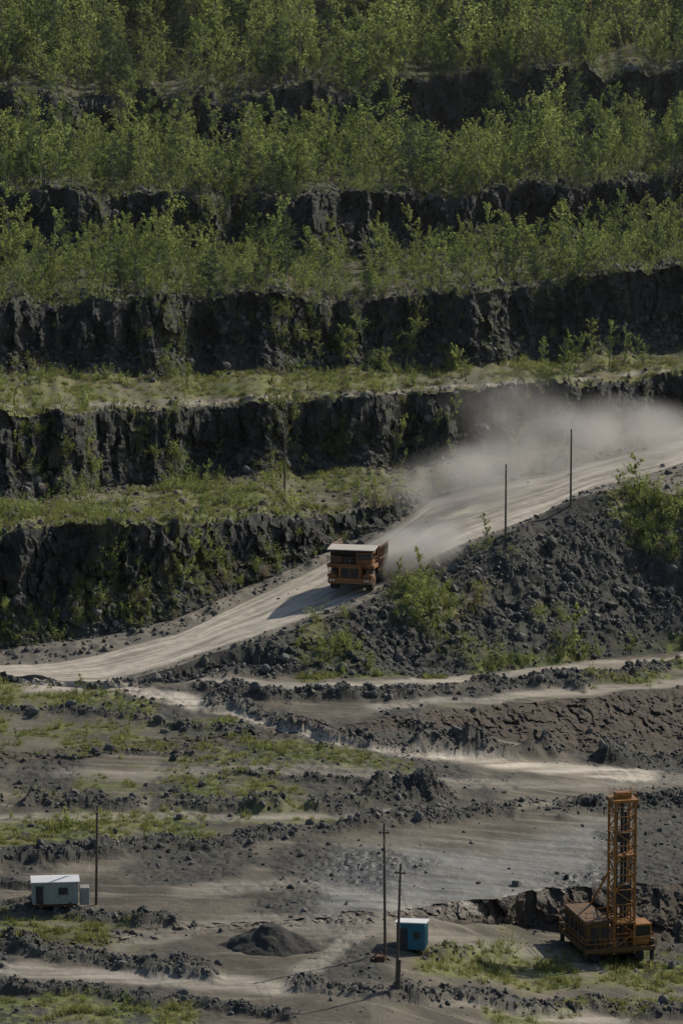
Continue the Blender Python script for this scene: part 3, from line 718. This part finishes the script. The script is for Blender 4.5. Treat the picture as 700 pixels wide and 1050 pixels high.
for x in(-1.4,1.4): q.cyl((x,-1.1,.25),.28,.2,'Y',12)
q.done(0)
q=Part('generator_box',M_wh,e); q.box(2.4,3.3,-.8,.6,.1,1.8); q.done(.04)

# --- gravel pile
gl=ground(276,972)
n=80
yy,xx=np.mgrid[-1:1:n*1j,-1:1:n*1j]; X_=xx*5.2; Y_=yy*4.2; rr=np.hypot(X_/4.7,Y_/3.7)+.08*fbm(X_/1.5,Y_/1.5,o=3,s=8)
z=2.5*np.clip(1-rr,0,1)**1.1+.14*fbm(X_,Y_,o=4,s=7)*(rr<1.1)-.1*(rr>1)-.05
z=np.minimum(z,2.1+.08*fbm(X_,Y_,o=2,s=9))
GP=np.stack([X_+gl.x,Y_+gl.y+1.5,z+gl.z],-1)
m=NT('gravel'); m.bsdf(m.mix(m.noise(m.pos(),5.,4,.7),(.022,.022,.021),(.054,.052,.048)),.95,bump=m.noise(m.pos(),8.,3),bs=.8,bd=.15)
grid_mesh('gravel_pile',GP,{},m.m)

# --- dust
dust=root('dust_cloud',tl)
def puff(c,sz,dens,rz,fall=.1,nlo=.36):
    bm=bmesh.new(); bmesh.ops.create_icosphere(bm,subdivisions=3,radius=1); me=bpy.data.meshes.new('dust_puff'); bm.to_mesh(me); bm.free()
    o=bpy.data.objects.new('dust_puff',me); link(o); o.parent=dust
    o.location=Vector(c)-dust.location; o.scale=sz; o.rotation_euler=(0,0,rz)
    m=NT('dust'); tc=m.n('ShaderNodeTexCoord').outputs['Object']
    ln=m.n('ShaderNodeVectorMath',operation='LENGTH'); m.l(tc,ln.inputs[0])
    f=m.n('ShaderNodeMapRange',interpolation_type='SMOOTHSTEP'); m.l(ln.outputs['Value'],f.inputs[0]); f.inputs[1].default_value=1.; f.inputs[2].default_value=fall
    f.inputs[3].default_value=0; f.inputs[4].default_value=1
    ns=m.ramp(m.noise(m.pos(),.17,2,.5),nlo,.68)
    d=m.math('MULTIPLY',m.math('MULTIPLY',f.outputs[0],m.math('ADD',.14,ns)),dens)
    v=m.n('ShaderNodeVolumePrincipled'); v.inputs['Color'].default_value=(.995,.98,.95,1); v.inputs['Anisotropy'].default_value=.55
    m.l(d,v.inputs['Density']); m.l(v.outputs[0],m.out.inputs['Volume']); me.materials.append(m.m)
    try: m.m.cycles.volume_step_rate=2.5
    except Exception as ex_: print(ex_)
hd=math.radians(-32)
def at(px,py,dz): return ground(px,py,ymin=520)+Vector((0,0,dz))
tp=Vector(T.location)
puff(tp+Vector((5.4,4.5,1.4)),(4.4,6,3.3),1.5,hd)
puff(at(430,573,1.6),(6.5,11,4.0),.42,hd)
puff(at(485,518,3.5),(10,18,6.0),.14,math.radians(-45))
puff(at(560,488,4.0),(17,16,7.5),.10,math.radians(-50))
puff(at(520,470,7.5),(15,10,7),.045,math.radians(-50))
puff(at(660,462,2.8),(28,13,5.5),.12,math.radians(-60))

# --- thin pit haze (homogeneous air)
me=bpy.data.meshes.new('haze'); bm=bmesh.new(); bmesh.ops.create_cube(bm,size=1); bm.to_mesh(me); bm.free()
hz=bpy.data.objects.new('haze',me); link(hz); hz.location=(0,710,90); hz.scale=(700,440,260)
m=NT('haze'); v=m.n('ShaderNodeVolumeScatter'); v.inputs['Color'].default_value=(.97,.985,1,1); v.inputs['Density'].default_value=.00004; v.inputs['Anisotropy'].default_value=.3
m.l(v.outputs[0],m.out.inputs['Volume']); me.materials.append(m.m)

# ---------------------------------------------------------------- light, sky, camera
EL=37
sd=Vector((.74*math.cos(math.radians(EL)),.67*math.cos(math.radians(EL)),math.sin(math.radians(EL)))).normalized()
L=bpy.data.lights.new('sun','SUN'); L.energy=5.0; L.angle=math.radians(.5); L.color=(1,.915,.77)
lo=bpy.data.objects.new('sun',L); link(lo); lo.rotation_euler=sd.to_track_quat('Z','Y').to_euler(); lo.location=(100,600,200)
w=bpy.data.worlds.new('World'); scene.world=w; w.use_nodes=True; nt=w.node_tree
bg=nt.nodes['Background']; sk=nt.nodes.new('ShaderNodeTexSky'); sk.sky_type='NISHITA'; sk.sun_disc=False; sk.dust_density=1.3
sk.sun_elevation=math.radians(EL); sk.sun_rotation=math.atan2(sd.x,sd.y); nt.links.new(sk.outputs[0],bg.inputs[0]); bg.inputs[1].default_value=.105
cam=bpy.data.cameras.new('camera'); co=bpy.data.objects.new('camera',cam); link(co); co.location=(0,0,H); co.rotation_euler=(math.pi/2-PIT,0,0)
cam.sensor_fit='VERTICAL'; cam.sensor_height=36; cam.lens=36*F/1050; cam.clip_start=1; cam.clip_end=6000
scene.camera=co
scene.view_settings.view_transform='Standard'; scene.view_settings.look='None'; scene.view_settings.exposure=0
